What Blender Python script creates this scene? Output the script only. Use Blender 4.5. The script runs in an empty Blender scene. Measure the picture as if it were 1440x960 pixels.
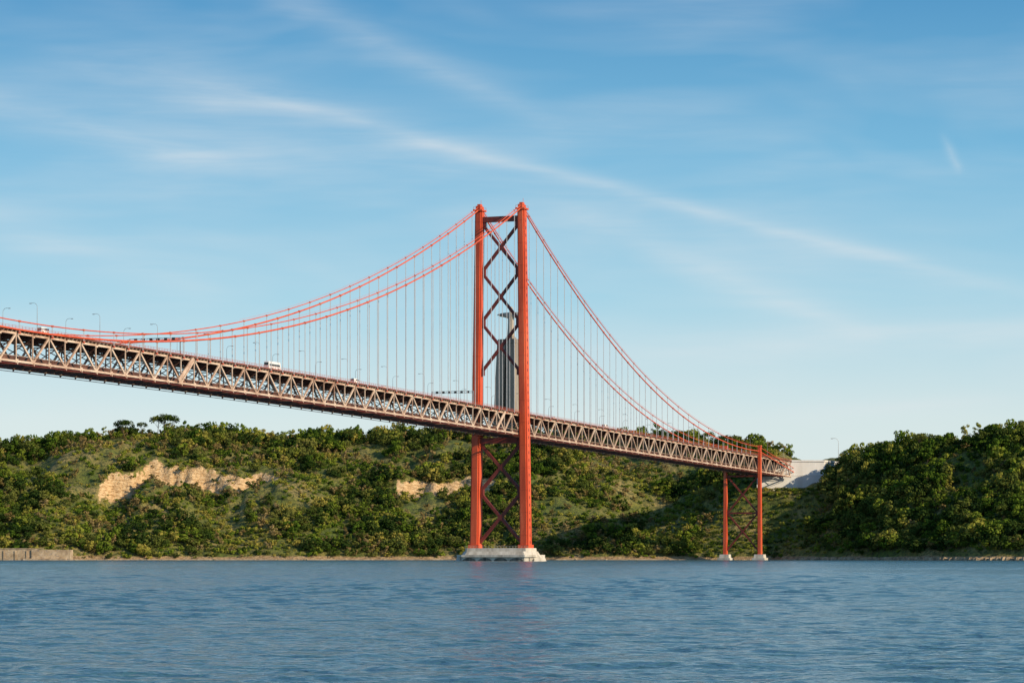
import bpy, bmesh, math, random
import numpy as np
from mathutils import Vector, Matrix
random.seed(7); np.random.seed(7)
S = bpy.context.scene
S.view_settings.view_transform='Standard'; S.view_settings.look='None'; S.view_settings.exposure=0; S.view_settings.gamma=1
rad=math.radians

# ------------------------------------------------------------------ helpers
def link(o,parent=None):
    S.collection.objects.link(o)
    if parent: o.parent=parent
    return o
def empty(name,loc=(0,0,0),rz=0):
    e=bpy.data.objects.new(name,None); e.location=loc; e.rotation_euler=(0,0,rz); return link(e)

class MB:
    def __init__(s): s.v=[]; s.f=[]; s.m=[]
    def add(s,vs,fs,mi=0):
        b=len(s.v); s.v+= [tuple(a) for a in vs]
        s.f+=[tuple(i+b for i in f) for f in fs]; s.m+=[mi]*len(fs)
    def box(s,c,d,mi=0):
        x,y,z=c; a,b,h=d[0]/2,d[1]/2,d[2]/2
        vs=[(x+i*a,y+j*b,z+k*h) for k in(-1,1) for j in(-1,1) for i in(-1,1)]
        s.add(vs,[(0,2,3,1),(4,5,7,6),(0,1,5,4),(2,6,7,3),(0,4,6,2),(1,3,7,5)],mi)
    def beam(s,p,q,w,h,mi=0):
        p=Vector(p);q=Vector(q);d=(q-p)
        if d.length<1e-6:return
        d.normalize(); up=Vector((0,0,1))
        if abs(d.z)>.999: up=Vector((0,1,0))
        sx=d.cross(up).normalized(); uy=sx.cross(d).normalized()
        sx*=w/2; uy*=h/2
        vs=[p-sx-uy,p+sx-uy,p+sx+uy,p-sx+uy,q-sx-uy,q+sx-uy,q+sx+uy,q-sx+uy]
        s.add(vs,[(0,3,2,1),(4,5,6,7),(0,1,5,4),(1,2,6,5),(2,3,7,6),(3,0,4,7)],mi)
    def loft(s,secs,mi=0,cap=True):
        n=len(secs[0]); vs=[p for sec in secs for p in sec]; fs=[]
        for k in range(len(secs)-1):
            for i in range(n):
                j=(i+1)%n; fs.append((k*n+i,k*n+j,(k+1)*n+j,(k+1)*n+i))
        if cap:
            fs.append(tuple(range(n))[::-1]); fs.append(tuple((len(secs)-1)*n+i for i in range(n)))
        s.add(vs,fs,mi)
    def cyl(s,p,q,r0,r1=None,n=8,mi=0):
        r1=r0 if r1 is None else r1
        p=Vector(p);q=Vector(q);d=(q-p).normalized(); up=Vector((0,0,1)) if abs(d.z)<.9 else Vector((1,0,0))
        a=d.cross(up).normalized(); b=d.cross(a).normalized()
        s.loft([[p+(a*math.cos(t)+b*math.sin(t))*r0 for t in [2*math.pi*i/n for i in range(n)]],
                [q+(a*math.cos(t)+b*math.sin(t))*r1 for t in [2*math.pi*i/n for i in range(n)]]],mi)
    def mesh(s,name,mats,smooth=False):
        me=bpy.data.meshes.new(name); me.from_pydata(s.v,[],s.f)
        for m in mats: me.materials.append(m)
        me.polygons.foreach_set('material_index',s.m)
        if smooth: me.polygons.foreach_set('use_smooth',[True]*len(s.f))
        me.update()
        bm=bmesh.new(); bm.from_mesh(me); bmesh.ops.recalc_face_normals(bm,faces=bm.faces); bm.to_mesh(me); bm.free()
        return me
    def obj(s,name,mats,parent=None,smooth=False):
        return link(bpy.data.objects.new(name,s.mesh(name,mats,smooth)),parent)

def newmat(name):
    m=bpy.data.materials.new(name); m.use_nodes=True; nt=m.node_tree
    return m,nt,nt.nodes['Principled BSDF']
def N(nt,t,**k):
    n=nt.nodes.new(t)
    for a,b in k.items(): setattr(n,a,b)
    return n
def ramp(nt,fac,stops,interp='LINEAR'):
    r=N(nt,'ShaderNodeValToRGB'); r.color_ramp.interpolation=interp
    e=r.color_ramp.elements
    while len(e)<len(stops): e.new(.5)
    for i,(p,c) in enumerate(stops):
        e[i].position=p; e[i].color=(c[0],c[1],c[2],1)
    nt.links.new(fac,r.inputs[0]); return r.outputs[0]
def noise(nt,scale,detail=4,rough=.55,vec=None,dist=0):
    n=N(nt,'ShaderNodeTexNoise'); n.inputs['Scale'].default_value=scale; n.inputs['Detail'].default_value=detail
    n.inputs['Roughness'].default_value=rough; n.inputs['Distortion'].default_value=dist
    if vec is not None: nt.links.new(vec,n.inputs['Vector'])
    return n.outputs[0]
def mapping(nt,vec,scale=(1,1,1),rot=(0,0,0)):
    m=N(nt,'ShaderNodeMapping'); m.inputs['Scale'].default_value=scale; m.inputs['Rotation'].default_value=rot
    nt.links.new(vec,m.inputs[0]); return m.outputs[0]
def M(nt,op,a,b=None,c=None,clamp=False):
    n=N(nt,'ShaderNodeMath',operation=op,use_clamp=clamp)
    for i,x in enumerate((a,b,c)):
        if x is None: continue
        if isinstance(x,(int,float)): n.inputs[i].default_value=x
        else: nt.links.new(x,n.inputs[i])
    return n.outputs[0]
def mix(nt,f,a,b,bt='MIX'):
    n=N(nt,'ShaderNodeMix',data_type='RGBA',blend_type=bt)
    for i,x in ((0,f),(6,a),(7,b)):
        if isinstance(x,(int,float)): n.inputs[i].default_value=x
        elif isinstance(x,tuple): n.inputs[i].default_value=(x[0],x[1],x[2],1)
        else: nt.links.new(x,n.inputs[i])
    return n.outputs[2]

def paint(name,c1,c2,c3=None,scale=.25,rough=.55,streak=True,metal=0):
    m,nt,b=newmat(name); tc=N(nt,'ShaderNodeTexCoord').outputs['Object']
    v=mapping(nt,tc,(1,1,.12)) if streak else tc
    f=noise(nt,scale,5,.65,v)
    col=ramp(nt,f,[(.36,c1),(.52,c2),(.66,c3 or c2)])
    nt.links.new(col,b.inputs['Base Color']); b.inputs['Roughness'].default_value=rough; b.inputs['Metallic'].default_value=metal
    return m
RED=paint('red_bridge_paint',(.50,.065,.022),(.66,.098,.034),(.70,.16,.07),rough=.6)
REDD=paint('shaded_red_paint',(.12,.018,.013),(.17,.026,.017),(.23,.044,.028))  # darker copy of the bridge red, shade on the bracing painted into the colour
RAIL=paint('railing_paint',(.40,.070,.035),(.50,.095,.045),(.5,.18,.11),streak=False)
ORG=paint('orange_cable_paint',(.58,.075,.026),(.70,.105,.037),(.74,.14,.055),streak=False)
TRU=paint('truss_paint',(.38,.23,.165),(.60,.44,.34),(.70,.57,.47),scale=.12,streak=False)
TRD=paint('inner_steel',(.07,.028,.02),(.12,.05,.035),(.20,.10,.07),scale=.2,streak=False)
HNG=paint('hanger_rope',(.50,.50,.52),(.60,.60,.62),streak=False)
CON=paint('weathered_concrete',(.40,.36,.30),(.58,.54,.47),(.68,.65,.58),scale=.3,rough=.9)
COND=paint('dark_concrete',(.05,.05,.045),(.14,.13,.11),(.25,.23,.2),scale=.6,rough=.8)  # dark tone for the half-round scallops low on the tower piers
WHC=paint('pale_concrete',(.70,.68,.65),(.80,.79,.77),(.83,.82,.81),scale=.08,rough=.9)
PED=paint('monument_concrete',(.19,.16,.13),(.28,.24,.195),(.35,.31,.26),scale=.15,rough=.9)
STA=paint('statue_stone',(.28,.24,.19),(.40,.35,.29),(.46,.41,.35),scale=.4,rough=.9)
ASP=paint('asphalt',(.04,.04,.04),(.055,.055,.055),streak=False,rough=.9)
GREY=paint('galvanised_steel',(.28,.28,.28),(.36,.36,.36),streak=False,rough=.5,metal=.3)
DRK=paint('dark_metal',(.02,.02,.022),(.035,.035,.035),streak=False,rough=.6)
WHT=paint('white_bodywork',(.74,.75,.76),(.8,.8,.8),streak=False,rough=.3)
m,nt,b=newmat('window_glass'); b.inputs['Base Color'].default_value=(.02,.025,.03,1); b.inputs['Roughness'].default_value=.08; GLS=m
ROOF=paint('terracotta',(.28,.07,.035),(.38,.11,.05),streak=False,rough=.9)

# ------------------------------------------------------------------ numpy noise
def _h(ix,iy,seed):
    v=np.sin(ix*127.1+iy*311.7+seed*74.7)*43758.5453
    return v-np.floor(v)
def vn(x,y,seed=0):
    x=np.asarray(x,float); y=np.asarray(y,float)
    ix=np.floor(x); iy=np.floor(y); fx=x-ix; fy=y-iy
    fx=fx*fx*(3-2*fx); fy=fy*fy*(3-2*fy)
    a=_h(ix,iy,seed);b_=_h(ix+1,iy,seed);c=_h(ix,iy+1,seed);d=_h(ix+1,iy+1,seed)
    return (a*(1-fx)+b_*fx)*(1-fy)+(c*(1-fx)+d*fx)*fy
def fbm(x,y,seed=0,o=4):
    r=0;a=.5;t=0
    for i in range(o):
        r=r+a*vn(x*2**i+i*17.3,y*2**i-i*9.1,seed+i); t+=a; a*=.5
    return r/t
def sst(x,a,b):
    t=np.clip((x-a)/(b-a),0,1); return t*t*(3-2*t)

# ------------------------------------------------------------------ terrain
th=math.radians(20.4); BX,BY=-6,1450
def toUV(x,y): return (x-BX)*math.cos(th)-(y-BY)*math.sin(th),(x-BX)*math.sin(th)+(y-BY)*math.cos(th)
def shore(x):
    return np.interp(x,[-3000,-900,-400,-200,0,150,185,215,250,300,360,450,800,3000],
                       [1800,1880,1893,1918,1935,1922,1912,1880,1812,1755,1715,1690,1650,1500])+10*(fbm(x/55,x*0,3)-.5)
def ridge(x):
    return np.interp(x,[-3000,-1500,-518,-400,-350,-325,-270,-180,-120,-65,0,50,100,150,180,205,225,245,265,305,360,500,1000,3000],
                       [60,82,80,82,88,93,96,93,96,94,93,94,93,89,86,81,72,67,73,81,85,88,94,70])
CX=[-308,-299,-289,-279,-271,-262,-254,-244,-232,-222,-212,-202,-192,-182,-174,-90,-76,-62,-28,-16,-10]
CH=[0,16,24,17,5,10,16,8,12,8,4,9,6,4,0,0,6,6,6,5,0]
def cliff_d(x): return 122+15*(fbm(x/16,x*0+5,9)-.5)*2+np.interp(x,[-310,-275,-180,-90,-60],[-16,4,-8,-24,-16])
def LLf(x): return np.interp(x,[0,215,290,3000],[205,203,165,165])
def H(x,y):
    ys=shore(x); d=y-ys; R=ridge(x)
    L=LLf(x)
    s=np.clip(d/L,0,1.0)
    p=np.interp(s,[0,.035,.2,.5,.8,1],[0,.065,.27,.60,.88,1])
    z=R*p
    env=np.sin(np.pi*np.clip(d/(L*1.15),0,1))
    z=z+env*(30*(fbm(x/85+y/300,y/150,11)-.5)+20*(fbm(x/28,y/38,21)-.5))+ (3*(fbm(x/9,y/9,31)-.5))*sst(d,3,30)
    z=z*(1-.45*np.exp(-((x-96-(y-1930)*.15)/30)**2)*np.exp(-((d-55)/60)**2)*(d>0))
    z=z*(1-.30*np.exp(-((x+200+(y-1930)*.2)/22)**2)*np.exp(-((d-40)/45)**2)*(d>0))
    hc=np.interp(x,CX,CH)*(.45+1.1*fbm(x/4,x*0,41)); dc=cliff_d(x)
    low=np.where(d<dc, np.exp(-np.clip(dc-d,0,500)/45.),1)
    t=np.clip((d-dc)/6,0,1)
    z=z-hc*low*(1-t)
    u,v=toUV(x,y)   # embankment that carries the anchorage
    mk=sst(v,535,562)*(1-sst(v,660,700))*sst(u,-50,-16)*(1-sst(u,38,75))
    z=z+mk*(np.maximum(z,50.5)-z)
    z=z+np.clip(d-L,0,400)*.03+ np.clip(d-L,0,60)/60*6*(fbm(x/60,y/60,51)-.5)
    z=np.where(d<0, np.maximum(d*.25,-6), z+.15)
    return z
xs=np.concatenate([np.linspace(-9000,-1000,30)[:-1],np.linspace(-1000,-440,80)[:-1],np.arange(-440,440,2.2),np.linspace(440,1000,80),np.linspace(1000,9000,30)[1:]])
ysr=np.concatenate([np.linspace(1440,1660,12)[:-1],np.arange(1660,2200,2.5),np.linspace(2200,2600,40)[1:],np.linspace(2600,14000,30)[1:]])
GX,GY=np.meshgrid(xs,ysr); GZ=H(np.clip(GX,-3000,3000),GY)
GZ=np.where(GY>2600,GZ*np.clip(1-(GY-2600)/9000,.2,1),GZ)
nx=len(xs);ny=len(ysr)
co=np.stack([GX.ravel(),GY.ravel(),GZ.ravel()],1)
def gridmesh(name,co,nx,ny,extra_v=None,extra_f=None):
    idx=np.arange(nx*ny).reshape(ny,nx)
    F=np.stack([idx[:-1,:-1].ravel(),idx[:-1,1:].ravel(),idx[1:,1:].ravel(),idx[1:,:-1].ravel()],1)
    V=co
    if extra_v is not None: V=np.concatenate([co,np.array(extra_v,float)]); F=np.concatenate([F,np.array(extra_f)])
    me=bpy.data.meshes.new(name); me.vertices.add(len(V)); me.vertices.foreach_set('co',V.astype(np.float32).ravel())
    me.loops.add(F.size); me.loops.foreach_set('vertex_index',F.astype(np.int32).ravel())
    me.polygons.add(len(F)); me.polygons.foreach_set('loop_start',np.arange(0,F.size,4,dtype=np.int32)); me.polygons.foreach_set('loop_total',np.full(len(F),4,dtype=np.int32))
    me.polygons.foreach_set('use_smooth',np.ones(len(F),dtype=bool)); me.update(calc_edges=True); me.validate(); return me
me=gridmesh('hillside_terrain',co,nx,ny)
Dg=GY-shore(GX); cl_=(np.interp(GX,CX,CH)>1)*sst(Dg,cliff_d(GX)-10-7*fbm(GX/4,GY/4,5),cliff_d(GX)-4)*(1-sst(Dg,cliff_d(GX)+5,cliff_d(GX)+8))
at=me.attributes.new('bare','FLOAT','POINT'); at.data.foreach_set('value',cl_.ravel().astype(np.float32))
terrain=link(bpy.data.objects.new('hillside_terrain',me))
m,nt,b=newmat('hillside_ground')
geo=N(nt,'ShaderNodeNewGeometry'); pos=geo.outputs['Position']
sp=N(nt,'ShaderNodeSeparateXYZ'); nt.links.new(pos,sp.inputs[0])
n1=noise(nt,.03,4,.6,pos); n2=noise(nt,.35,4,.7,pos)
grass=mix(nt,ramp(nt,n2,[(.42,(0,0,0)),(.62,(1,1,1))]),ramp(nt,n1,[(.35,(.11,.15,.02)),(.5,(.21,.20,.04)),(.62,(.32,.25,.09))]),(.05,.065,.016))
strata=noise(nt,1,4,.75,mapping(nt,pos,(.25,.25,.9)))
sand=ramp(nt,strata,[(.34,(.20,.11,.045)),(.46,(.55,.35,.17)),(.60,(.74,.54,.31))])
at=N(nt,'ShaderNodeAttribute',attribute_name='bare')
steep=M(nt,'MULTIPLY',M(nt,'SUBTRACT',M(nt,'ADD',at.outputs['Fac'],M(nt,'MULTIPLY',M(nt,'SUBTRACT',n2,.5),2.6)),.40),5,clamp=True)
steep=M(nt,'MULTIPLY',steep,M(nt,'GREATER_THAN',at.outputs['Fac'],.03))
lowm=M(nt,'SUBTRACT',M(nt,'ADD',1.2,M(nt,'MULTIPLY',n1,3.6)),sp.outputs[2],clamp=True)
rockc=mix(nt,n2,(.14,.10,.06),sand)
col=mix(nt,steep,mix(nt,lowm,grass,rockc),sand)
nt.links.new(col,b.inputs['Base Color']); b.inputs['Roughness'].default_value=.95
bp=N(nt,'ShaderNodeBump'); bp.inputs['Distance'].default_value=2.0; bp.inputs['Strength'].default_value=1
nt.links.new(n2,bp.inputs['Height']); nt.links.new(bp.outputs[0],b.inputs['Normal'])
terrain.data.materials.append(m)

# ------------------------------------------------------------------ vegetation
def leafmat(name,stops,trunk=False):
    m=bpy.data.materials.new(name); m.use_nodes=True; nt=m.node_tree; nt.nodes.remove(nt.nodes['Principled BSDF'])
    geo=N(nt,'ShaderNodeNewGeometry'); pos=geo.outputs['Position']
    oi=N(nt,'ShaderNodeObjectInfo')
    big=noise(nt,.022,2,.5,pos)
    f=M(nt,'ADD',M(nt,'MULTIPLY',big,.95),M(nt,'MULTIPLY',oi.outputs['Random'],.46))
    f=M(nt,'SUBTRACT',f,.19)
    col=ramp(nt,f,stops)
    d=N(nt,'ShaderNodeBsdfDiffuse'); t=N(nt,'ShaderNodeBsdfTranslucent'); mx=N(nt,'ShaderNodeMixShader'); mx.inputs[0].default_value=.18
    nt.links.new(col,d.inputs[0]); nt.links.new(col,t.inputs[0]); nt.links.new(d.outputs[0],mx.inputs[1]); nt.links.new(t.outputs[0],mx.inputs[2])
    nt.links.new(mx.outputs[0],nt.nodes['Material Output'].inputs[0])
    return m
LEAF1=leafmat('foliage_mixed',[(.20,(.040,.080,.012)),(.40,(.10,.165,.020)),(.56,(.21,.26,.034)),(.75,(.37,.32,.07))])
LEAF2=leafmat('foliage_dark',[(.20,(.018,.040,.012)),(.45,(.046,.078,.017)),(.6,(.10,.130,.027)),(.78,(.17,.18,.045))])
LEAF3=leafmat('foliage_dry',[(.22,(.17,.13,.045)),(.5,(.26,.19,.075)),(.78,(.34,.26,.12))])
BARK=paint('bark',(.05,.035,.025),(.09,.07,.05),streak=False,rough=.95)
pcol=bpy.data.collections.new('tree_kinds')
def tree(name,h,crown_r,crown_h,trunk_h,clumps,lpc,leaf,ls,seed,flat=False):
    r=random.Random(seed); mb=MB()
    mb.cyl((0,0,-1),(r.uniform(-.2,.2),r.uniform(-.2,.2),trunk_h+crown_h*.3),.05*h*.55,.02*h*.6,6,1)
    for c in range(clumps):
        while True:
            p=Vector((r.uniform(-1,1),r.uniform(-1,1),r.uniform(-1,1)))
            if .35<p.length<1: break
        if flat: p.z=abs(p.z)**.7*.9
        cc=Vector((p.x*crown_r,p.y*crown_r,trunk_h+crown_h*(.5+.5*p.z)))
        if c%3==0: mb.cyl((0,0,trunk_h*.7),cc,.018*h*.5,.008*h*.5,4,1)
        cr=crown_r*r.uniform(.28,.46)
        for l in range(lpc):
            d=Vector((r.gauss(0,1),r.gauss(0,1),r.gauss(0,1)+.35)).normalized()
            q=cc+Vector((d.x*cr,d.y*cr,d.z*cr*.8))*r.uniform(.8,1.08)
            nn=(d+Vector((r.gauss(0,.28),r.gauss(0,.28),r.gauss(0,.28)))).normalized()
            a=nn.orthogonal().normalized(); a.rotate(Matrix.Rotation(r.uniform(0,6.28),3,nn)); bb=nn.cross(a)
            s1=ls*r.uniform(.6,1.3); s2=s1*r.uniform(.5,.9)
            mb.add([q-a*s1,q-bb*s2,q+a*s1,q+bb*s2],[(0,1,2,3)],0)
    me=bpy.data.meshes.new(name); me.from_pydata(mb.v,[],mb.f); me.materials.append(leaf); me.materials.append(BARK)
    me.polygons.foreach_set('material_index',mb.m)
    o=bpy.data.objects.new(name,me); pcol.objects.link(o); return o
tree('p00_bush',2.6,2.2,2.6,.1,8,18,LEAF1,.44,1)
tree('p01_bush',3.0,2.6,2.9,.2,9,18,LEAF1,.46,2)
tree('p02_bush',2.4,2.8,2.3,.0,9,18,LEAF2,.46,3)
tree('p03_drybush',3.0,1.7,3.4,.2,9,16,LEAF3,.34,4)
tree('p04_tree',6.5,3.4,6.2,1.0,15,28,LEAF2,.52,5)
tree('p05_tree',7.5,3.9,7.0,1.0,16,28,LEAF1,.54,6)
tree('p06_tree',6,4.3,5.6,.8,16,28,LEAF2,.54,7)
tree('p07_pine',9.5,4.2,3.2,5.6,18,26,LEAF2,.42,8,True)
tree('p08_poplar',10,2.2,9.0,1.2,16,26,LEAF1,.46,9)

pts=[];rot=[];sc=[];ki=[]
def put(x,y,k,s):
    pts.append((x,y)); rot.append((random.gauss(0,.06),random.gauss(0,.06),random.uniform(0,6.28)))
    sc.append((s*random.uniform(.85,1.15),s*random.uniform(.85,1.15),s*random.uniform(.8,1.25))); ki.append(k)
sx=3.9
ax=np.arange(-650,650,sx); ay=np.arange(1660,2260,sx)
PX,PY=np.meshgrid(ax,ay); PX=PX+np.random.uniform(-sx*.5,sx*.5,PX.shape); PY=PY+np.random.uniform(-sx*.5,sx*.5,PY.shape)
PX=PX.ravel();PY=PY.ravel()
D=PY-shore(PX); LL=LLf(PX)
ok=(D>np.where(PX>200,6.5,2.0))&(D<LL+42)
PX=PX[ok];PY=PY[ok];D=D[ok];LL=LL[ok]
op=fbm(PX/38,PY/26,61); op2=fbm(PX/12,PY/10,71); tr=fbm(PX/40,PY/30,81); dry=fbm(PX/30,PY/30,91)
hc=np.interp(PX,CX,CH); dc=cliff_d(PX)
U,V=toUV(PX,PY)
for i in range(len(PX)):
    x,y,d=PX[i],PY[i],D[i]; s=d/LL[i]
    if hc[i]>1 and dc[i]-15<d<dc[i]+5:
        if random.random()<.15: put(x,y,random.choice([0,3,2]),random.uniform(.5,1.0))
        continue
    if -15<U[i]<37.5 and 568<V[i]<655: continue
    if -13<U[i]<13 and 653<=V[i]: continue
    if abs(U[i])<40 and 440<V[i]<592:
        put(x,y,random.choice([0,2,1]),.8 if V[i]<560 else .9); continue
    right=x>225
    dens=1.0
    if not right and .22<s<.97:
        if op[i]>.57: dens=.24 if op2[i]<.55 else .8
        elif op[i]>.52: dens=.62
        if (x+66)**2/18**2+(d-75)**2/22**2<1: dens=.10
    if s>1.08 and random.random()<.5: continue
    if random.random()>dens: continue
    t=tr[i]+(.12 if right else 0)+(.09 if s>.88 else 0)+(.10 if x<-330 else 0)+(.05 if s<.2 else 0)
    big=1.28 if (right or s>.88) else 1.1
    rr=random.random()
    if t>.54 and rr<.5: put(x,y,random.choice([4,5,6,5,6,8 if rr<.1 else 6]),random.uniform(.5,1.2)*big)
    elif t>.46 and rr<.16: put(x,y,random.choice([4,5,6,8]),random.uniform(.5,1.0)*big)
    elif rr>(.74 if dry[i]>.56 and not right else .95): put(x,y,3,random.uniform(.7,2.0))
    else: put(x,y,random.choice([0,1,2,1,0]) if dens==1 else random.choice([0,1]),random.uniform(.5,1.35)*(.7 if dens<.7 else 1))
for x,s in [(-302,1.4),(-300,1.2),(-277,1.4),(-271,1.5),(-267,1.3),(-290,1),(-352,1),(-345,1.1),(-128,1.3),(-60,1.1),(118,1),(131,1.1),(142,.9),(155,1.1),(165,.9),(176,1),(250,1),(262,1.1),(290,1.2),(-396,1),(-250,.9),(-230,.8)]:
    put(x,float(shore(np.array([x*1.0]))[0])+(200 if x<230 else 160)+random.uniform(-4,8),7,s)
P=np.array(pts); Z=H(P[:,0],P[:,1])
me=bpy.data.meshes.new('hillside_trees'); me.from_pydata(np.column_stack([P,Z-.3]).tolist(),[],[])
a=me.attributes.new('rot','FLOAT_VECTOR','POINT'); a.data.foreach_set('vector',np.array(rot).ravel())
a=me.attributes.new('scl','FLOAT_VECTOR','POINT'); a.data.foreach_set('vector',np.array(sc).ravel())
a=me.attributes.new('kind','INT','POINT'); a.data.foreach_set('value',np.array(ki,dtype=np.int32))
forest=link(bpy.data.objects.new('hillside_trees',me))
ng=bpy.data.node_groups.new('forest_instances','GeometryNodeTree')
ng.interface.new_socket('Geometry',in_out='INPUT',socket_type='NodeSocketGeometry')
ng.interface.new_socket('Geometry',in_out='OUTPUT',socket_type='NodeSocketGeometry')
gi=ng.nodes.new('NodeGroupInput'); go=ng.nodes.new('NodeGroupOutput')
iop=ng.nodes.new('GeometryNodeInstanceOnPoints'); ci=ng.nodes.new('GeometryNodeCollectionInfo')
ci.inputs['Collection'].default_value=pcol; ci.inputs['Separate Children'].default_value=True; ci.inputs['Reset Children'].default_value=True
iop.inputs['Pick Instance'].default_value=True
def na(nm,dt):
    n=ng.nodes.new('GeometryNodeInputNamedAttribute'); n.data_type=dt; n.inputs['Name'].default_value=nm
    return [o for o in n.outputs if o.enabled and o.name=='Attribute'][0]
L=ng.links.new
L(gi.outputs[0],iop.inputs['Points']); L(ci.outputs[0],iop.inputs['Instance'])
L(na('kind','INT'),iop.inputs['Instance Index']); L(na('rot','FLOAT_VECTOR'),iop.inputs['Rotation']); L(na('scl','FLOAT_VECTOR'),iop.inputs['Scale'])
L(iop.outputs[0],go.inputs[0])
md=forest.modifiers.new('instances','NODES'); md.node_group=ng
print('TREES',len(pts))

# ------------------------------------------------------------------ bridge
TH=rad(20.4); C=Vector((-6,1450,0))
bridge=empty('suspension_bridge',C,-TH)
def w(u,v,z):
    return Vector((C.x+u*math.cos(TH)+v*math.sin(TH), C.y-u*math.sin(TH)+v*math.cos(TH), z))
def road(v):
    if v<-1013: return 79.4+.012*(v+1013)
    if v<=0: return 79.4+3.9*(1-((v+506.5)/506.5)**2)
    return 79.4-.0115*v
P_=11.5
def cz(v,k=0):
    lo,hi,end,sag=((83.0,189.3,76.5,29.5),(86.0,190.8,79.5,28.0))[k]
    if v<-1013: q=-(v+1013)/483
    elif v<=0: return lo+(hi-lo)*((v+506.5)/506.5)**2
    else: q=v/483
    return hi+(end-hi)*q-4*sag*q*(1-q)
vs=[-1150+11.5*i for i in range(151)]
tr=MB(); ins=MB(); rl=MB(); dk=MB(); hg=MB()
TD=9.9
for i,v in enumerate(vs):
    zr=road(v); zt=zr-1.5; zb=zt-TD
    for sgn in (-1,1):
        u=10.6*sgn
        tr.beam((u,v,zb),(u,v,zt),.40,.45)
        if i<len(vs)-1:
            v2=vs[i+1]; z2=road(v2); zt2=z2-1.5; zb2=zt2-TD
            tr.beam((u,v,zt),(u,v2,zt2),.7,.8,0); tr.beam((u,v,zb),(u,v2,zb2),.8,.75)
            if i%2==0: tr.beam((u+.002*sgn,v,zb),(u+.002*sgn,v2,zt2),.6,.72)
            else: tr.beam((u+.002*sgn,v,zt),(u+.002*sgn,v2,zb2),.6,.72)
            ins.beam((3.2*sgn,v,zb+1.8),(3.2*sgn,v2,zb2+1.8),.5,1.3)
            tr.beam((u*1.045,v,zb+1.9),(u*1.045,v2,zb2+1.9),.12,.12)
            tr.beam((u*1.05,v,zb-1.0),(u*1.05,v2,zb2-1.0),.22,.22,1)
            ins.beam((11.7*sgn,v,zr-.32),(11.7*sgn,v2,z2-.32),.3,.6)
            rl.beam((11.87*sgn,v,zr+.04),(11.87*sgn,v2,z2+.04),.12,.2)
            for hh in (.55,1.1): rl.beam((11.9*sgn,v,zr+hh),(11.9*sgn,v2,z2+hh),.08,.09)
            for k in range(5):
                f=k/5; rl.beam((11.9*sgn,v+f*P_,zr+(z2-zr)*f),(11.9*sgn,v+f*P_,zr+(z2-zr)*f+1.1),.08,.08)
            for k in range(4):
                f=(k+.5)/4; zz=zr+(z2-zr)*f
                tr.beam((10.7*sgn,v+f*P_,zz-1.4),(11.85*sgn,v+f*P_,zz-.65),.2,.25)
        tr.box((u+.42*sgn,v,zt-.1),(.06,1.9 if i%2==0 else 1.1,1.5)); tr.box((u+.42*sgn,v,zb+.1),(.06,1.9 if i%2 else 1.1,1.4))
        tr.beam((u,v,zb-.1),(u*1.06,v,zb-1.0),.3,.3,1)
        tr.box((u*1.06,v,zb-.6),(.25,.35,1.0))
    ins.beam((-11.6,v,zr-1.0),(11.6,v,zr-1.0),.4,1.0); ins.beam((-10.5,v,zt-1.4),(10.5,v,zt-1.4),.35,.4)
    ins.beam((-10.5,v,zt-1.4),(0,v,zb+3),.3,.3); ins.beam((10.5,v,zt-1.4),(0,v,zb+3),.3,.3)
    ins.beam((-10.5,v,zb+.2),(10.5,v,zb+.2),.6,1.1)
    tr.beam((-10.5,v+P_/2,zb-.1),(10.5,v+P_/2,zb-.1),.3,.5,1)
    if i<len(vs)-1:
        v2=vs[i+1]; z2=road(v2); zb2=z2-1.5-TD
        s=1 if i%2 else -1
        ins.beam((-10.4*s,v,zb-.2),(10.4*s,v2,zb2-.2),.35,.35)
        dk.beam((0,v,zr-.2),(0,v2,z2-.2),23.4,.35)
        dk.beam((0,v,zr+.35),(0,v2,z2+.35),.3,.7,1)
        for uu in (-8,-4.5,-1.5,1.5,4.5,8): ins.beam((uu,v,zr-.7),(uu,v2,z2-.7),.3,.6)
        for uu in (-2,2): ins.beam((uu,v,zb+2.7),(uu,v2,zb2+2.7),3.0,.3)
    for sgn in (-1,1):
        if v>470 or abs(v)<6 or abs(v+1013)<6: continue
        k=i%2; zc=cz(v,k)
        if zc-road(v)<1.2: continue
        for o in (-.28,.28):
            hg.beam((12.05*sgn,v+o,road(v)-1.5),(12.05*sgn,v+o,zc),.13,.13)
        rl.box((12.05*sgn,v,road(v)-1.3),(.5,.9,.8))
        rl.beam((12.05*sgn,v-.6,zc),(12.05*sgn,v+.6,zc),.78 if k==0 else .55,.88 if k==0 else .65)
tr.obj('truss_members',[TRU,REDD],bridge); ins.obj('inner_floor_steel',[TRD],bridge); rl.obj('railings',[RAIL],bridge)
dk.obj('road_deck',[ASP,CON],bridge); hg.obj('hanger_ropes',[HNG],bridge)
for k,rr in ((0,.36),(1,.22)):
    for sgn in (-1,1):
        cu=bpy.data.curves.new('main_cable','CURVE'); cu.dimensions='3D'; cu.bevel_depth=rr; cu.bevel_resolution=2
        vv=[x for x in np.arange(-1150,484,8.)]+[0,-1013,483]; vv=sorted(set(vv))
        P3=[(12.05*sgn,x,cz(x,k)) for x in vv]+[(12.05*sgn,600,62+3*k)]
        sp_=cu.splines.new('POLY'); sp_.points.add(len(P3)-1)
        for p,q in zip(sp_.points,P3): p.co=(*q,1)
        o=link(bpy.data.objects.new('main_cable_%d%s'%(k,'w' if sgn>0 else 'e'),cu),bridge); cu.materials.append(ORG)
hr=MB()
for sgn in (-1,1):
    for v in range(-1012,470,12):
        if -300>v>-700: continue
        hr.beam((12.05*sgn,v,cz(v,1)+1.0),(12.05*sgn,v+12,cz(v+12,1)+1.0),.06,.06)
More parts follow.
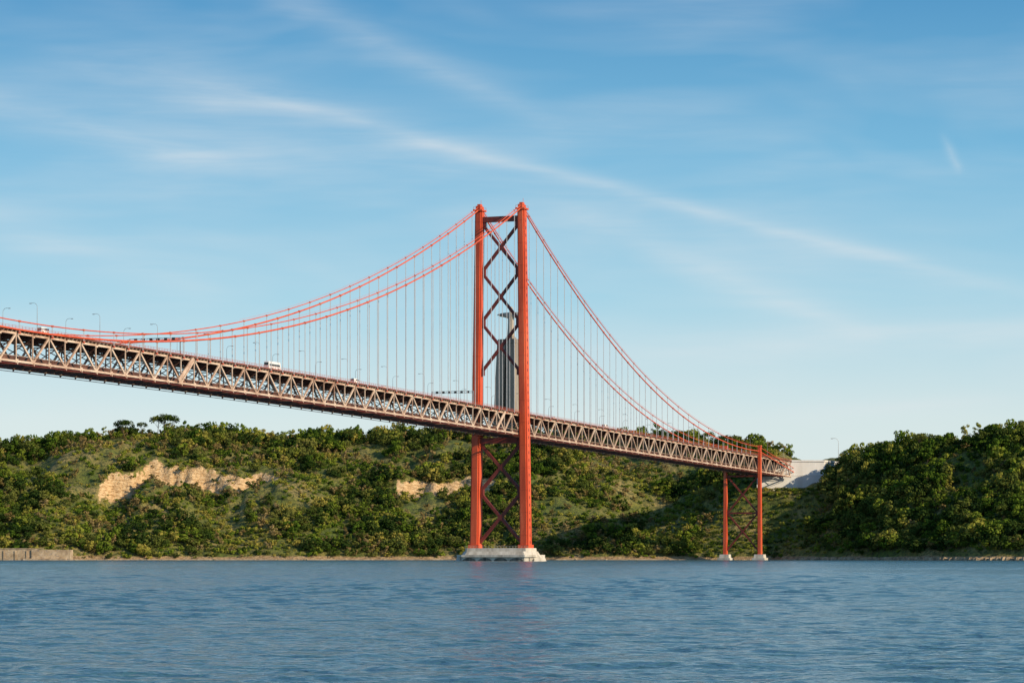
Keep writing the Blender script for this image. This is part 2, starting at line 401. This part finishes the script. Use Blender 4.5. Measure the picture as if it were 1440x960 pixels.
hr.obj('cable_handropes',[ORG],bridge)
def legsec(cu_,cv,z,a,b_,n):
    pp=[(a,-b_+n),(a,b_-n),(a-n,b_-n),(a-n,b_),(-a+n,b_),(-a+n,b_-n),(-a,b_-n),(-a,-b_+n),(-a+n,-b_+n),(-a+n,-b_),(a-n,-b_),(a-n,-b_+n)]
    return [(cu_+x,cv+y,z) for x,y in pp]
def lu(z): return 14.3-(z-7)/(187-7)*2.2
def tower(v,tag):
    mb=MB(); br=MB()
    A=lambda z:2.45-.45*(z-7)/180
    B=lambda z:3.5-.9*(z-7)/180
    for sgn in (-1,1):
        mb.loft([legsec(sgn*lu(z),v,z,A(z),B(z),.75) for z in (7,40,66,101,128,155,187.5)])
        for z in range(14,186,12):
            mb.loft([legsec(sgn*lu(z),v,zz,A(z)+.06,B(z)+.06,.75) for zz in (z,z+.4)])
        for z in range(10,186,4):
            mb.box((sgn*lu(z)+sgn*(A(z)+.02),v,z),(.05,1.0,1.6),1)
        mb.box((sgn*lu(9),v,7.9),(6.0,8.2,1.8))
        mb.box((sgn*12.1,v,188.3),(5.2,6.8,.9)); mb.box((sgn*12.05,v,189.6),(2.6,5.6,2.0)); mb.box((sgn*12.05,v,191.1),(1.8,3.2,1.2))
        mb.cyl((sgn*12.05+.7,v,191),(sgn*12.05+.7,v,194),.12,.08,6)
        for q in (-3.2,3.2):
            for q2 in (-2.4,2.4): mb.beam((sgn*12.1+q2,v+q,188.7),(sgn*12.1+q2,v+q,190),.12,.12)
            mb.beam((sgn*12.1-2.4,v+q,190),(sgn*12.1+2.4,v+q,190),.12,.12)
    def inner(z): return lu(z)-A(z)
    br.beam((-inner(184),v,183.3),(inner(184),v,183.3),2.6,2.8)
    for z0,z1 in ((101,128),(128,155),(155,181)):
        for s in (-1,1):
            br.beam((s*inner(z0),v+.01*s,z0+.6),(-s*inner(z1),v+.01*s,z1-.6),1.8+.01*s,1.35)
        br.box((0,v,(z0+z1)/2),(2.3,1.86,2.5))
        for s in (-1,1): br.box((s*(inner(z1)-.6),v,z1),(2.2,1.9,2.8))
    for s in (-1,1): br.box((s*(inner(101)-.5),v,101),(2.0,1.9,2.8))
    br.beam((-inner(65),v,64.6),(inner(65),v,64.6),3.0,3.0)
    for z0,z1 in ((9.5,37),(37,63)):
        for s in (-1,1):
            br.beam((s*inner(z0),v+.01*s,z0+.6),(-s*inner(z1),v+.01*s,z1-.6),2.0+.01*s,1.5)
        br.box((0,v,(z0+z1)/2),(2.5,2.06,2.7))
        for s in (-1,1): br.box((s*(inner(z1)-.6),v,z1),(2.4,2.1,3.0))
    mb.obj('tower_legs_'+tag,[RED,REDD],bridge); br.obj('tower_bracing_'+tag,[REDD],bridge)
    cp=MB()
    def octs(a,b2,z,ch): return [(x,v+y,z) for x,y in ((-a+ch,-b2),(a-ch,-b2),(a,-b2+ch),(a,b2-ch),(a-ch,b2),(-a+ch,b2),(-a,b2-ch),(-a,-b2+ch))]
    cp.loft([octs(21.5,11,-3,4),octs(21.5,11,2.2,4)])
    cp.loft([octs(22.5,12,2.2,4.5),octs(22.5,12,3.4,4.5)])
    cp.loft([octs(20,9.5,3.4,3),octs(19,8.8,5.2,3)])
    cp.loft([octs(18.4,7.2,5.2,1.5),octs(18.2,7,7.0,1.5)])
    for sx_ in (-1,1):
        cp.loft([[(sx_*x,v+y,z) for x,y,z in ((20,-9,-2),(25.5,-4,-2),(25.5,4,-2),(20,9,-2))],[(sx_*x,v+y,z) for x,y,z in ((20,-9,3.2),(23.2,-4,3.2),(23.2,4,3.2),(20,9,3.2))]])
    for uu in (-14,-5,4,13):
        prof=[(uu+4*math.cos(t),v-11.03,2.0*math.sin(t)-.2) for t in np.linspace(0,math.pi,12)]
        cp.loft([[ (x,y,z) for x,y,z in prof],[(x,y-.02,z) for x,y,z in prof]],1)
    for vv in (-6,0,6):
        prof=[(21.53,v+vv+2.4*math.cos(t),1.8*math.sin(t)-.2) for t in np.linspace(0,math.pi,12)]
        cp.loft([prof,[(x+.02,y,z) for x,y,z in prof]],1)
    for k in range(22):
        cp.beam((-18+36*k/21,v-7.0,7),(-18+36*k/21,v-7.0,8.1),.08,.08)
    cp.beam((-18,v-7.0,8.1),(18,v-7.0,8.1),.08,.08)
    cp.obj('concrete_pier_'+tag,[CON,COND],bridge)
tower(0,'south'); tower(-1013,'north')
mb=MB(); v=483
for s in (-1,1):
    mb.loft([legsec(s*12.6,v,4,1.4,1.8,.35),legsec(s*12.3,v,79.5,1.1,1.4,.3)])
    mb.box((s*12.3,v,80),(2.6,3.4,1.0))
mb.obj('end_pier_legs',[RED],bridge)
mb=MB()
for z0,z1 in ((7,33),(33,59)):
    for s in (-1,1): mb.beam((s*11.2,v+.01*s,z0),(-s*11.2,v+.01*s,z1),1.2+.01*s,1.0)
    mb.beam((-11.1,v,z1),(11.1,v,z1),1.4,1.2)
mb.obj('end_pier_bracing',[REDD],bridge)
mb=MB()
for s in (-1,1):
    mb.loft([[(s*12.6+a*k,v+b2*k,z) for a,b2 in ((-1,-1),(1,-1),(1,1),(-1,1))] for z,k in ((-3,4.6),(1.5,4.6),(1.5,3.6),(4,3.3))])
mb.obj('end_pier_footings',[CON],bridge)
mb=MB()
for v in (-388,-30):
    z=road(v)
    mb.beam((11.6,v-7,z-10.8),(11.6,v+6,z-1),.5,1.6)
mb.obj('inspection_stairs',[TRU],bridge)

mb=MB()
def aq(z,g=0): return [(-13-g,569-g,z),(33+g,588-g,z),(35+g,652,z),(-13-g,652,z)]
mb.loft([aq(20),aq(72.2)]); mb.loft([aq(72.2,.5),aq(73.4,.5)])
mb.loft([aq(62.0,.25),aq(62.5,.25)])
for vv in range(600,650,12): mb.box((33.8+(vv-600)*.03,vv,66),(.5,.8,12))
o=mb.obj('concrete_anchorage',[WHC]); o.location=C; o.rotation_euler=(0,0,-TH)
mb=MB(); mb.box((0,800,70.2),(22,300,2)); 
o=mb.obj('approach_road',[ASP]); o.location=C; o.rotation_euler=(0,0,-TH)

# ------------------------------------------------------------------ lamps, gantries, vehicles
mb=MB()
mb.cyl((0,0,0),(0,0,.8),.18,.16,8); mb.cyl((0,0,.8),(0,0,9.2),.12,.07,8)
pr=[(0,0,9.2),(-.25,0,9.9),(-.8,0,10.35),(-1.6,0,10.5),(-2.3,0,10.45)]
for a,b_ in zip(pr[:-1],pr[1:]): mb.cyl(a,b_,.07,.06,6)
mb.box((-2.7,0,10.4),(1.0,.35,.18)); mb.box((-2.7,0,10.29),(.7,.26,.06))
lme=mb.mesh('street_lamp',[GREY])
for i,v in enumerate(range(-596,575,46)):
    for s in (1,-1):
        o=bpy.data.objects.new('street_lamp',lme); o.location=w(11.3*s,v+(0 if s>0 else 14),road(v)-.02); o.rotation_euler=(0,0,-TH+(0 if s>0 else math.pi)); link(o)
for (px,py) in ((244,2020),):
    o=bpy.data.objects.new('street_lamp',lme); o.location=(px,py,float(H(np.array([px*1.]),np.array([py*1.]))[0])-.2); o.scale=(1.8,1.8,2.2); link(o)
def gantry(v):
    mb=MB(); z=road(v)
    for s in (-1,1): mb.beam((11.4*s,v,z-.2),(11.4*s,v,z+6.6),.35,.35)
    for a in (0,.9): 
        mb.beam((-11.4,v,z+5.7+a),(11.4,v,z+5.7+a),.2,.2); 
    for k in range(16):
        x0=-11.4+22.8*k/16; x1=x0+22.8/16
        mb.beam((x0,v,z+(5.7 if k%2 else 6.6)),(x1,v,z+(6.6 if k%2 else 5.7)),.1,.1)
    for uu in (-8.5,-5,-1.6,1.6,5,8.5): mb.box((uu,v-.25,z+6.1),(1.3,.3,1.2),1)
    o=mb.obj('sign_gantry',[GREY,DRK]); o.location=C; o.rotation_euler=(0,0,-TH)
gantry(-393); gantry(-70)

def vehicle(name,Lg,W,Hh,prof,win,wheels,u,v,flip=1):
    mb=MB(); secs=[]
    for x,k in ((-W/2,.97),(-W/2+.12,1),(W/2-.12,1),(W/2,.97)):
        secs.append([(x*(.93 if z>Hh*.7 else 1),y*k,z*(k if z>Hh*.5 else 1)) for y,z in prof])
    mb.loft(secs,0)
    for (y0,y1,z0,z1) in win:
        for s in (-1,1):
            mb.box((s*(W/2*.985+.012),(y0+y1)/2,(z0+z1)/2),(.05,abs(y1-y0),z1-z0),1)
    mb.box((0,Lg/2-.12 if Hh>2 else Lg*.22,Hh*.68),(W*.86,.3 if Hh>2 else .9,Hh*.34),1)
    mb.box((0,-Lg/2+.12 if Hh>2 else -Lg*.3,Hh*.68),(W*.86,.3 if Hh>2 else .7,Hh*.3),1)
    for y in wheels:
        for s in (-1,1):
            mb.cyl((s*(W/2-.3),y,.48 if Hh>2 else .32),(s*(W/2+.02),y,.48 if Hh>2 else .32),.48 if Hh>2 else .32,None,16,2)
            mb.cyl((s*(W/2+.01),y,.48 if Hh>2 else .32),(s*(W/2+.04),y,.48 if Hh>2 else .32),.24 if Hh>2 else .18,None,12,3)
    o=mb.obj(name,[WHT,GLS,DRK,GREY]); o.location=w(u,v,road(v)); o.rotation_euler=(0,0,-TH+(0 if flip>0 else math.pi))
    md=o.modifiers.new('bevel','BEVEL'); md.width=.04; md.segments=2
    return o
busprof=[(-6,.4),(6,.4),(6.05,1.4),(5.9,2.9),(5.6,3.55),(-5.7,3.55),(-5.95,3.2),(-6,1.4)]
vehicle('coach_bus',12,2.5,3.55,busprof,[(-5.4+i*1.75,-5.4+i*1.75+1.6,1.6,2.45) for i in range(6)],(-3.6,-2.3,3.9),8.6,-302)
carprof=[(-2.1,.3),(2.1,.3),(2.15,.7),(1.2,.9),(.5,1.42),(-1.2,1.45),(-1.9,1.0),(-2.15,.9)]
def car(u,v,f=1): vehicle('car',4.3,1.8,1.45,carprof,[(-1.3,-.3,.95,1.32),(-.2,.7,.95,1.32)],(-1.3,1.3),u,v,f)
vanprof=[(-2.7,.35),(2.7,.35),(2.75,1.0),(1.9,1.3),(1.3,2.35),(-2.6,2.4),(-2.72,1.4)]
def van(u,v): vehicle('van',5.4,2.0,2.4,vanprof,[(.5,1.3,1.35,2.0),(-.6,.4,1.35,2.0)],(-1.7,1.7),u,v)
van(8.5,-495); van(9,-215); van(8.8,150)
car(8.5,-440); car(8.5,-180,1); car(4,-250,1); car(8.4,60,1); car(-4,-350,-1)

# ------------------------------------------------------------------ Christ monument
MX,MY=-1.0,2378
gz=float(H(np.array([MX]),np.array([MY*1.]))[0])
mon=empty('christ_monument',(MX,MY,gz-1.0),rad(-32))
mb=MB(); HT=193-gz+1
for sx_ in (-1,1):
    for sy in (-1,1):
        def q(z): 
            k=z/HT; o=11.9-3.2*k; i=1.6-.8*k
            if k>.86: i=.8-.8*(k-.86)/.14
            return [(sx_*i,sy*i,z),(sx_*o,sy*i,z),(sx_*o,sy*o,z),(sx_*i,sy*o,z)]
        mb.loft([q(z) for z in (0,HT*.3,HT*.6,HT*.86,HT*.96)])
mb.box((0,0,HT*.5),(11,11,HT*.97)); mb.box((0,0,HT*.975),(18.4,18.4,HT*.03)); mb.box((0,0,HT*.995),(16.6,16.6,1.2)); mb.box((0,0,HT+1.4),(6.5,6.5,2.0))
mb.box((0,0,2),(26,26,4))
mb.obj('pedestal',[PED],mon)
mb=MB(); z0=HT+2.2
def ell(cx,cy,z,a,b_,n=20,fold=0): return [(cx+a*(1+fold*math.sin(7*t))*math.cos(t),cy+b_*(1+fold*math.sin(7*t))*math.sin(t),z) for t in [2*math.pi*i/n for i in range(n)]]
body=[(0,3.3,2.8,.07),(2,3.1,2.6,.08),(8,2.7,2.3,.07),(13,2.6,2.1,.05),(17,2.8,2.0,.03),(20,3.0,1.9,.01),(21.6,2.6,1.6,0),(22.4,1.2,1.1,0),(23.2,.95,.95,0)]
mb.loft([ell(0,0,z0+z,a,b_,28,f) for z,a,b_,f in body])
mb.loft([ell(0,-.15,z0+z,a,b_,16) for z,a,b_ in ((22.6,.8,.9),(23.3,1.3,1.45),(24.4,1.7,1.8),(25.6,1.6,1.75),(26.6,1.1,1.25),(27.0,.3,.4))])
mb.box((0,-1.9,z0+24.3),(.35,.5,.7)); mb.loft([ell(0,.5,z0+z,a,b_,12) for z,a,b_ in ((21.5,1.6,1.3),(23,1.9,1.5),(25.2,1.8,1.4),(26.7,.9,.9))])
for s in (-1,1):
    secs=[]
    for x,top,bot,yw in ((1.5,22.0,16.0,1.6),(4,21.9,16.9,1.5),(7,21.8,17.9,1.35),(10,21.6,18.4,1.25),(11.4,21.3,18.7,1.0)):
        cz_=(top+bot)/2; h=(top-bot)/2
        secs.append([(s*x,yw*math.cos(t),z0+cz_+h*math.sin(t)) for t in [2*math.pi*i/12 for i in range(12)]])
    mb.loft(secs)
    mb.loft([[(s*x,.55*math.cos(t)*k,z0+20.2+.6*math.sin(t)*k) for t in [2*math.pi*i/8 for i in range(8)]] for x,k in ((11,1),(12.2,.85),(12.6,1.1),(13.1,1.0))])
    for i,l in enumerate((.9,1.1,1.15,1.0)):
        mb.cyl((s*12.9,-.1,z0+19.75+.3*i),(s*(13.0+l),-.25,z0+19.7+.32*i),.15,.1,6)
    mb.cyl((s*12.4,-.2,z0+20.7),(s*12.9,-.5,z0+21.4),.16,.11,6)
mb.obj('figure',[STA],mon,smooth=True)

# ------------------------------------------------------------------ shore walls, houses, rocks
mb=MB(); x0,x1=-440,-311; y0=1882
mb.loft([[(x0,y0,-2),(x1,y0,-2),(x1,y0+14,-2),(x0,y0+14,-2)],[(x0,y0,7.6),(x1-22,y0,7.6),(x1-22,y0+14,7.6),(x0,y0+14,7.6)]])
mb.box(((x0+x1)/2-8,y0-.1,7.9),(x1-x0-14,.8,.5)); mb.box((x1-10,y0+5,3.2),(27,12,8.0)); mb.box((x1-14,y0-2.2,.3),(30,3,1.6))
for i in range(14): mb.box((x0+6+i*8,y0-.25,2.5),(.8,.5,8))
mqs=bpy.data.materials.new('quay_stone'); mqs.use_nodes=True; nt=mqs.node_tree; b=nt.nodes['Principled BSDF']
tc=N(nt,'ShaderNodeTexCoord').outputs['Object']; n1=noise(nt,.25,5,.7,tc); n2=noise(nt,1.3,4,.8,mapping(nt,tc,(.5,.5,1)))
col=mix(nt,M(nt,'GREATER_THAN',n2,.60),ramp(nt,n1,[(.35,(.26,.18,.11)),(.5,(.44,.33,.21)),(.65,(.56,.45,.32))]),(.18,.18,.20))
nt.links.new(col,b.inputs['Base Color']); b.inputs['Roughness'].default_value=.95
mb.obj('stone_quay_wall',[mqs])
mb=MB(); prev=None
for x in np.arange(-311,130,6.):
    y=float(shore(np.array([x]))[0])-1.5
    if prev: mb.beam((prev[0],prev[1],-.2),(x,y,-.2),2.0,1.0+.8*random.random())
    prev=(x,y)
mb.obj('embankment_wall',[mqs])
mb=MB()
for i in range(1100):
    x=random.uniform(-310,520) if i<700 else random.uniform(200,420); y=float(shore(np.array([x]))[0])+random.uniform(-3,3); r=random.uniform(.5,1.4)*(1.9 if x>200 else .7)
    ps=[]
    for k in range(3):
        ps.append([(x+r*(1,.95,.5)[k]*math.cos(t)*random.uniform(.75,1.2),y+r*(1,.95,.5)[k]*math.sin(t)*random.uniform(.75,1.2),(-.8,.3*r,.85*r)[k]) for t in [2*math.pi*j/6 for j in range(6)]])
    mb.loft(ps)
ROCK=paint('shore_rock',(.18,.13,.075),(.36,.26,.16),(.48,.37,.24),scale=.3,streak=False,rough=.95)
mb.obj('shore_rocks',[ROCK])
WALLM=paint('house_plaster',(.5,.45,.38),(.62,.58,.5),streak=True,rough=.9)
def house(x,y,wd,dp,h,rz):
    e=empty('red_roofed_house',(x,y,float(H(np.array([x*1.]),np.array([y*1.]))[0])),rz)
    a=MB(); a.box((0,0,h/2-1),(wd,dp,h+2)); a.obj('walls',[WALLM],e)
    a=MB(); a.loft([[(-wd/2-.5,-dp/2-.5,h),(wd/2+.5,-dp/2-.5,h),(wd/2+.5,dp/2+.5,h),(-wd/2-.5,dp/2+.5,h)],[(-wd/2+2,-.1,h+2.6),(wd/2-2,-.1,h+2.6),(wd/2-2,.1,h+2.6),(-wd/2+2,.1,h+2.6)]]); a.obj('roof',[ROOF],e)
    a=MB(); n=int(wd//3)
    for i in range(n):
        for zz in ([1.6,4.4] if h>5 else [1.6]): a.box((-wd/2+wd*(i+.5)/n,-dp/2-.03,zz),(1.1,.1,1.4))
    a.obj('windows',[GLS],e)
house(101,2185,11,8,6.5,.2)

# ------------------------------------------------------------------ water (real waves)
rows=[12.0]
while rows[-1]<1960: rows.append(rows[-1]+max(.09,.105*(rows[-1]/42)**1.1))
rows=np.array(rows); NU=700; us=np.linspace(-.28,.28,NU)
UU,YY=np.meshgrid(us,rows); XX=UU*YY
dyr=np.gradient(rows)[:,None]
Zw=np.zeros_like(XX)
rs=np.random.RandomState(3)
wx=XX+1.6*(fbm(XX/5,YY/5,101,2)-.5)*2; wy=YY+1.4*(fbm(XX/4,YY/4,111,2)-.5)*2
for k in range(50):
    lam=.38*(8.5/.38)**(k/49.)
    ang=rad(90+ -12+rs.normal(0,36)); kx,ky=math.cos(ang)*2*math.pi/lam,math.sin(ang)*2*math.pi/lam
    amp=lam/(2*math.pi)*.042*(1.0 if lam<1.6 else (1.6/lam)**.75)
    att=np.clip((lam/(dyr*2.2)-1),0,1)
    att=np.where(lam>5,1,att)
    ph=kx*wx+ky*wy+rs.uniform(0,6.28)
    Zw+=amp*att*(np.sin(ph)+.25*np.cos(2*ph))
patch=.55+.9*sst(fbm(XX/40,YY/110,121,3),.35,.65)
Zw*=patch*(1-sst(YY,1500,1700))
co=np.stack([XX.ravel(),YY.ravel(),Zw.ravel()],1)
nr=len(rows); n0=NU*nr
ev=[(-9000,-300,0),(9000,-300,0),(9000,rows[-1],0),(-9000,rows[-1],0)]
fl,fr,bl,br_=0,NU-1,(nr-1)*NU,nr*NU-1
ef=[(n0,n0+1,fr,fl),(n0,fl,bl,n0+3),(fr,n0+1,n0+2,br_)]
me=gridmesh('river_water',co,NU,nr,ev,ef)
wat=link(bpy.data.objects.new('river_water',me)); print('WATER',n0)
m,nt,b=newmat('river_water'); geo=N(nt,'ShaderNodeNewGeometry').outputs['Position']
b.inputs['Base Color'].default_value=(.05,.135,.175,1); b.inputs['Roughness'].default_value=.14; b.inputs['IOR'].default_value=1.36
h1=noise(nt,1,2,.6,mapping(nt,geo,(2.2,3.4,1),(0,0,.15)),.3)
h2=noise(nt,1,2,.6,mapping(nt,geo,(.4,.7,1),(0,0,-.12)),.4)
h=M(nt,'ADD',M(nt,'MULTIPLY',h1,.20),M(nt,'MULTIPLY',h2,.38))
bp=N(nt,'ShaderNodeBump'); bp.inputs['Strength'].default_value=1; bp.inputs['Distance'].default_value=1.0
nt.links.new(h,bp.inputs['Height']); nt.links.new(bp.outputs[0],b.inputs['Normal'])
wat.data.materials.append(m)

# ------------------------------------------------------------------ sky & sun
EL,AZ=23,122
W=bpy.data.worlds.new('World'); S.world=W; W.use_nodes=True; nt=W.node_tree
bg=nt.nodes['Background']; STR=.1; bg.inputs[1].default_value=STR
sky=N(nt,'ShaderNodeTexSky',sky_type='NISHITA'); sky.sun_disc=False; sky.sun_elevation=rad(EL); sky.sun_rotation=rad(AZ)
sky.air_density=1.0; sky.dust_density=.6; sky.ozone_density=2.0
tc=N(nt,'ShaderNodeTexCoord').outputs['Generated']; sp=N(nt,'ShaderNodeSeparateXYZ'); nt.links.new(tc,sp.inputs[0])
az=M(nt,'ARCTAN2',sp.outputs[0],sp.outputs[1]); el=M(nt,'ARCSINE',sp.outputs[2])
grad=ramp(nt,M(nt,'MULTIPLY',el,2.0),[(0,(.84,.90,.89)),(.10,(.72,.86,.89)),(.19,(.40,.70,.86)),(.29,(.18,.51,.77)),(.41,(.060,.31,.60)),(.8,(.045,.20,.46))])
base=mix(nt,.78,sky.outputs[0],mix(nt,1.0,grad,(10.,10.,10.),'MULTIPLY'))
cmb=N(nt,'ShaderNodeCombineXYZ'); nt.links.new(az,cmb.inputs[0]); nt.links.new(el,cmb.inputs[1])
f=3800.
slope=math.atan2(-.25,1)
wisp=noise(nt,1,4,.62,mapping(nt,cmb.outputs[0],(12,110,1),(0,0,-slope)),.3)
wisp2=noise(nt,1,3,.6,mapping(nt,cmb.outputs[0],(7,26,1),(0,0,-slope)),.5)
warp=M(nt,'MULTIPLY',M(nt,'SUBTRACT',wisp2,.5),.009)
tot=None
def band(x1,y1,x2,y2,wd,inten):
    global tot
    a1,e1,a2,e2=(x1-720)/f,(782-y1)/f,(x2-720)/f,(782-y2)/f
    Ln=math.hypot(a2-a1,e2-e1); dx,dy=(a2-a1)/Ln,(e2-e1)/Ln; nx_,ny_=-dy,dx
    pd=M(nt,'ADD',M(nt,'MULTIPLY_ADD',az,nx_,M(nt,'MULTIPLY_ADD',el,ny_,-(a1*nx_+e1*ny_))),warp)
    ld=M(nt,'MULTIPLY_ADD',az,dx,M(nt,'MULTIPLY_ADD',el,dy,-((a1+a2)/2*dx+(e1+e2)/2*dy)))
    q1=M(nt,'POWER',M(nt,'ABSOLUTE',M(nt,'DIVIDE',pd,wd/f)),1.6)
    q2=M(nt,'POWER',M(nt,'ABSOLUTE',M(nt,'DIVIDE',ld,Ln*.5)),4)
    r=M(nt,'MULTIPLY',M(nt,'EXPONENT',M(nt,'MULTIPLY',M(nt,'ADD',q1,q2),-1)),inten)
    tot=r if tot is None else M(nt,'ADD',tot,r)
band(300,130,820,258,12,.30); band(740,238,1420,410,10,.34); band(100,110,720,235,50,.24)
band(-150,130,460,265,26,.30); band(370,0,760,170,22,.24); band(820,310,1230,480,22,.30)
band(-100,300,330,420,36,.28); band(900,500,1600,462,24,.36); band(1318,205,1345,250,6,.26); band(700,290,1200,370,60,.16)
band(1040,590,1400,570,14,.3)
cl=M(nt,'MULTIPLY',tot,ramp(nt,wisp,[(.30,(.4,.4,.4)),(.65,(1,1,1))]))
bgw=M(nt,'MULTIPLY',ramp(nt,wisp2,[(.42,(0,0,0)),(.72,(1,1,1))]),.28)
cl=M(nt,'ADD',cl,M(nt,'MULTIPLY',bgw,ramp(nt,wisp,[(.3,(.4,.4,.4)),(.7,(1,1,1))])),clamp=True)
fin=mix(nt,cl,base,(7.6,8.0,8.2))
nt.links.new(fin,bg.inputs[0])
sd=bpy.data.lights.new('sun','SUN'); sd.energy=5.0; sd.angle=rad(.5); sd.color=(1,.82,.57)
so=link(bpy.data.objects.new('sun',sd))
dv=Vector((math.sin(rad(AZ))*math.cos(rad(EL)),math.cos(rad(AZ))*math.cos(rad(EL)),math.sin(rad(EL))))
so.rotation_euler=dv.to_track_quat('Z','Y').to_euler()

# ------------------------------------------------------------------ camera
cd=bpy.data.cameras.new('camera'); cam=link(bpy.data.objects.new('camera',cd)); cam.location=(0,0,2.5); cam.rotation_euler=(rad(90),0,0)
cd.sensor_width=36; cd.lens=3800/1440*36; cd.shift_y=302/1440; cd.clip_start=.5; cd.clip_end=30000
S.camera=cam
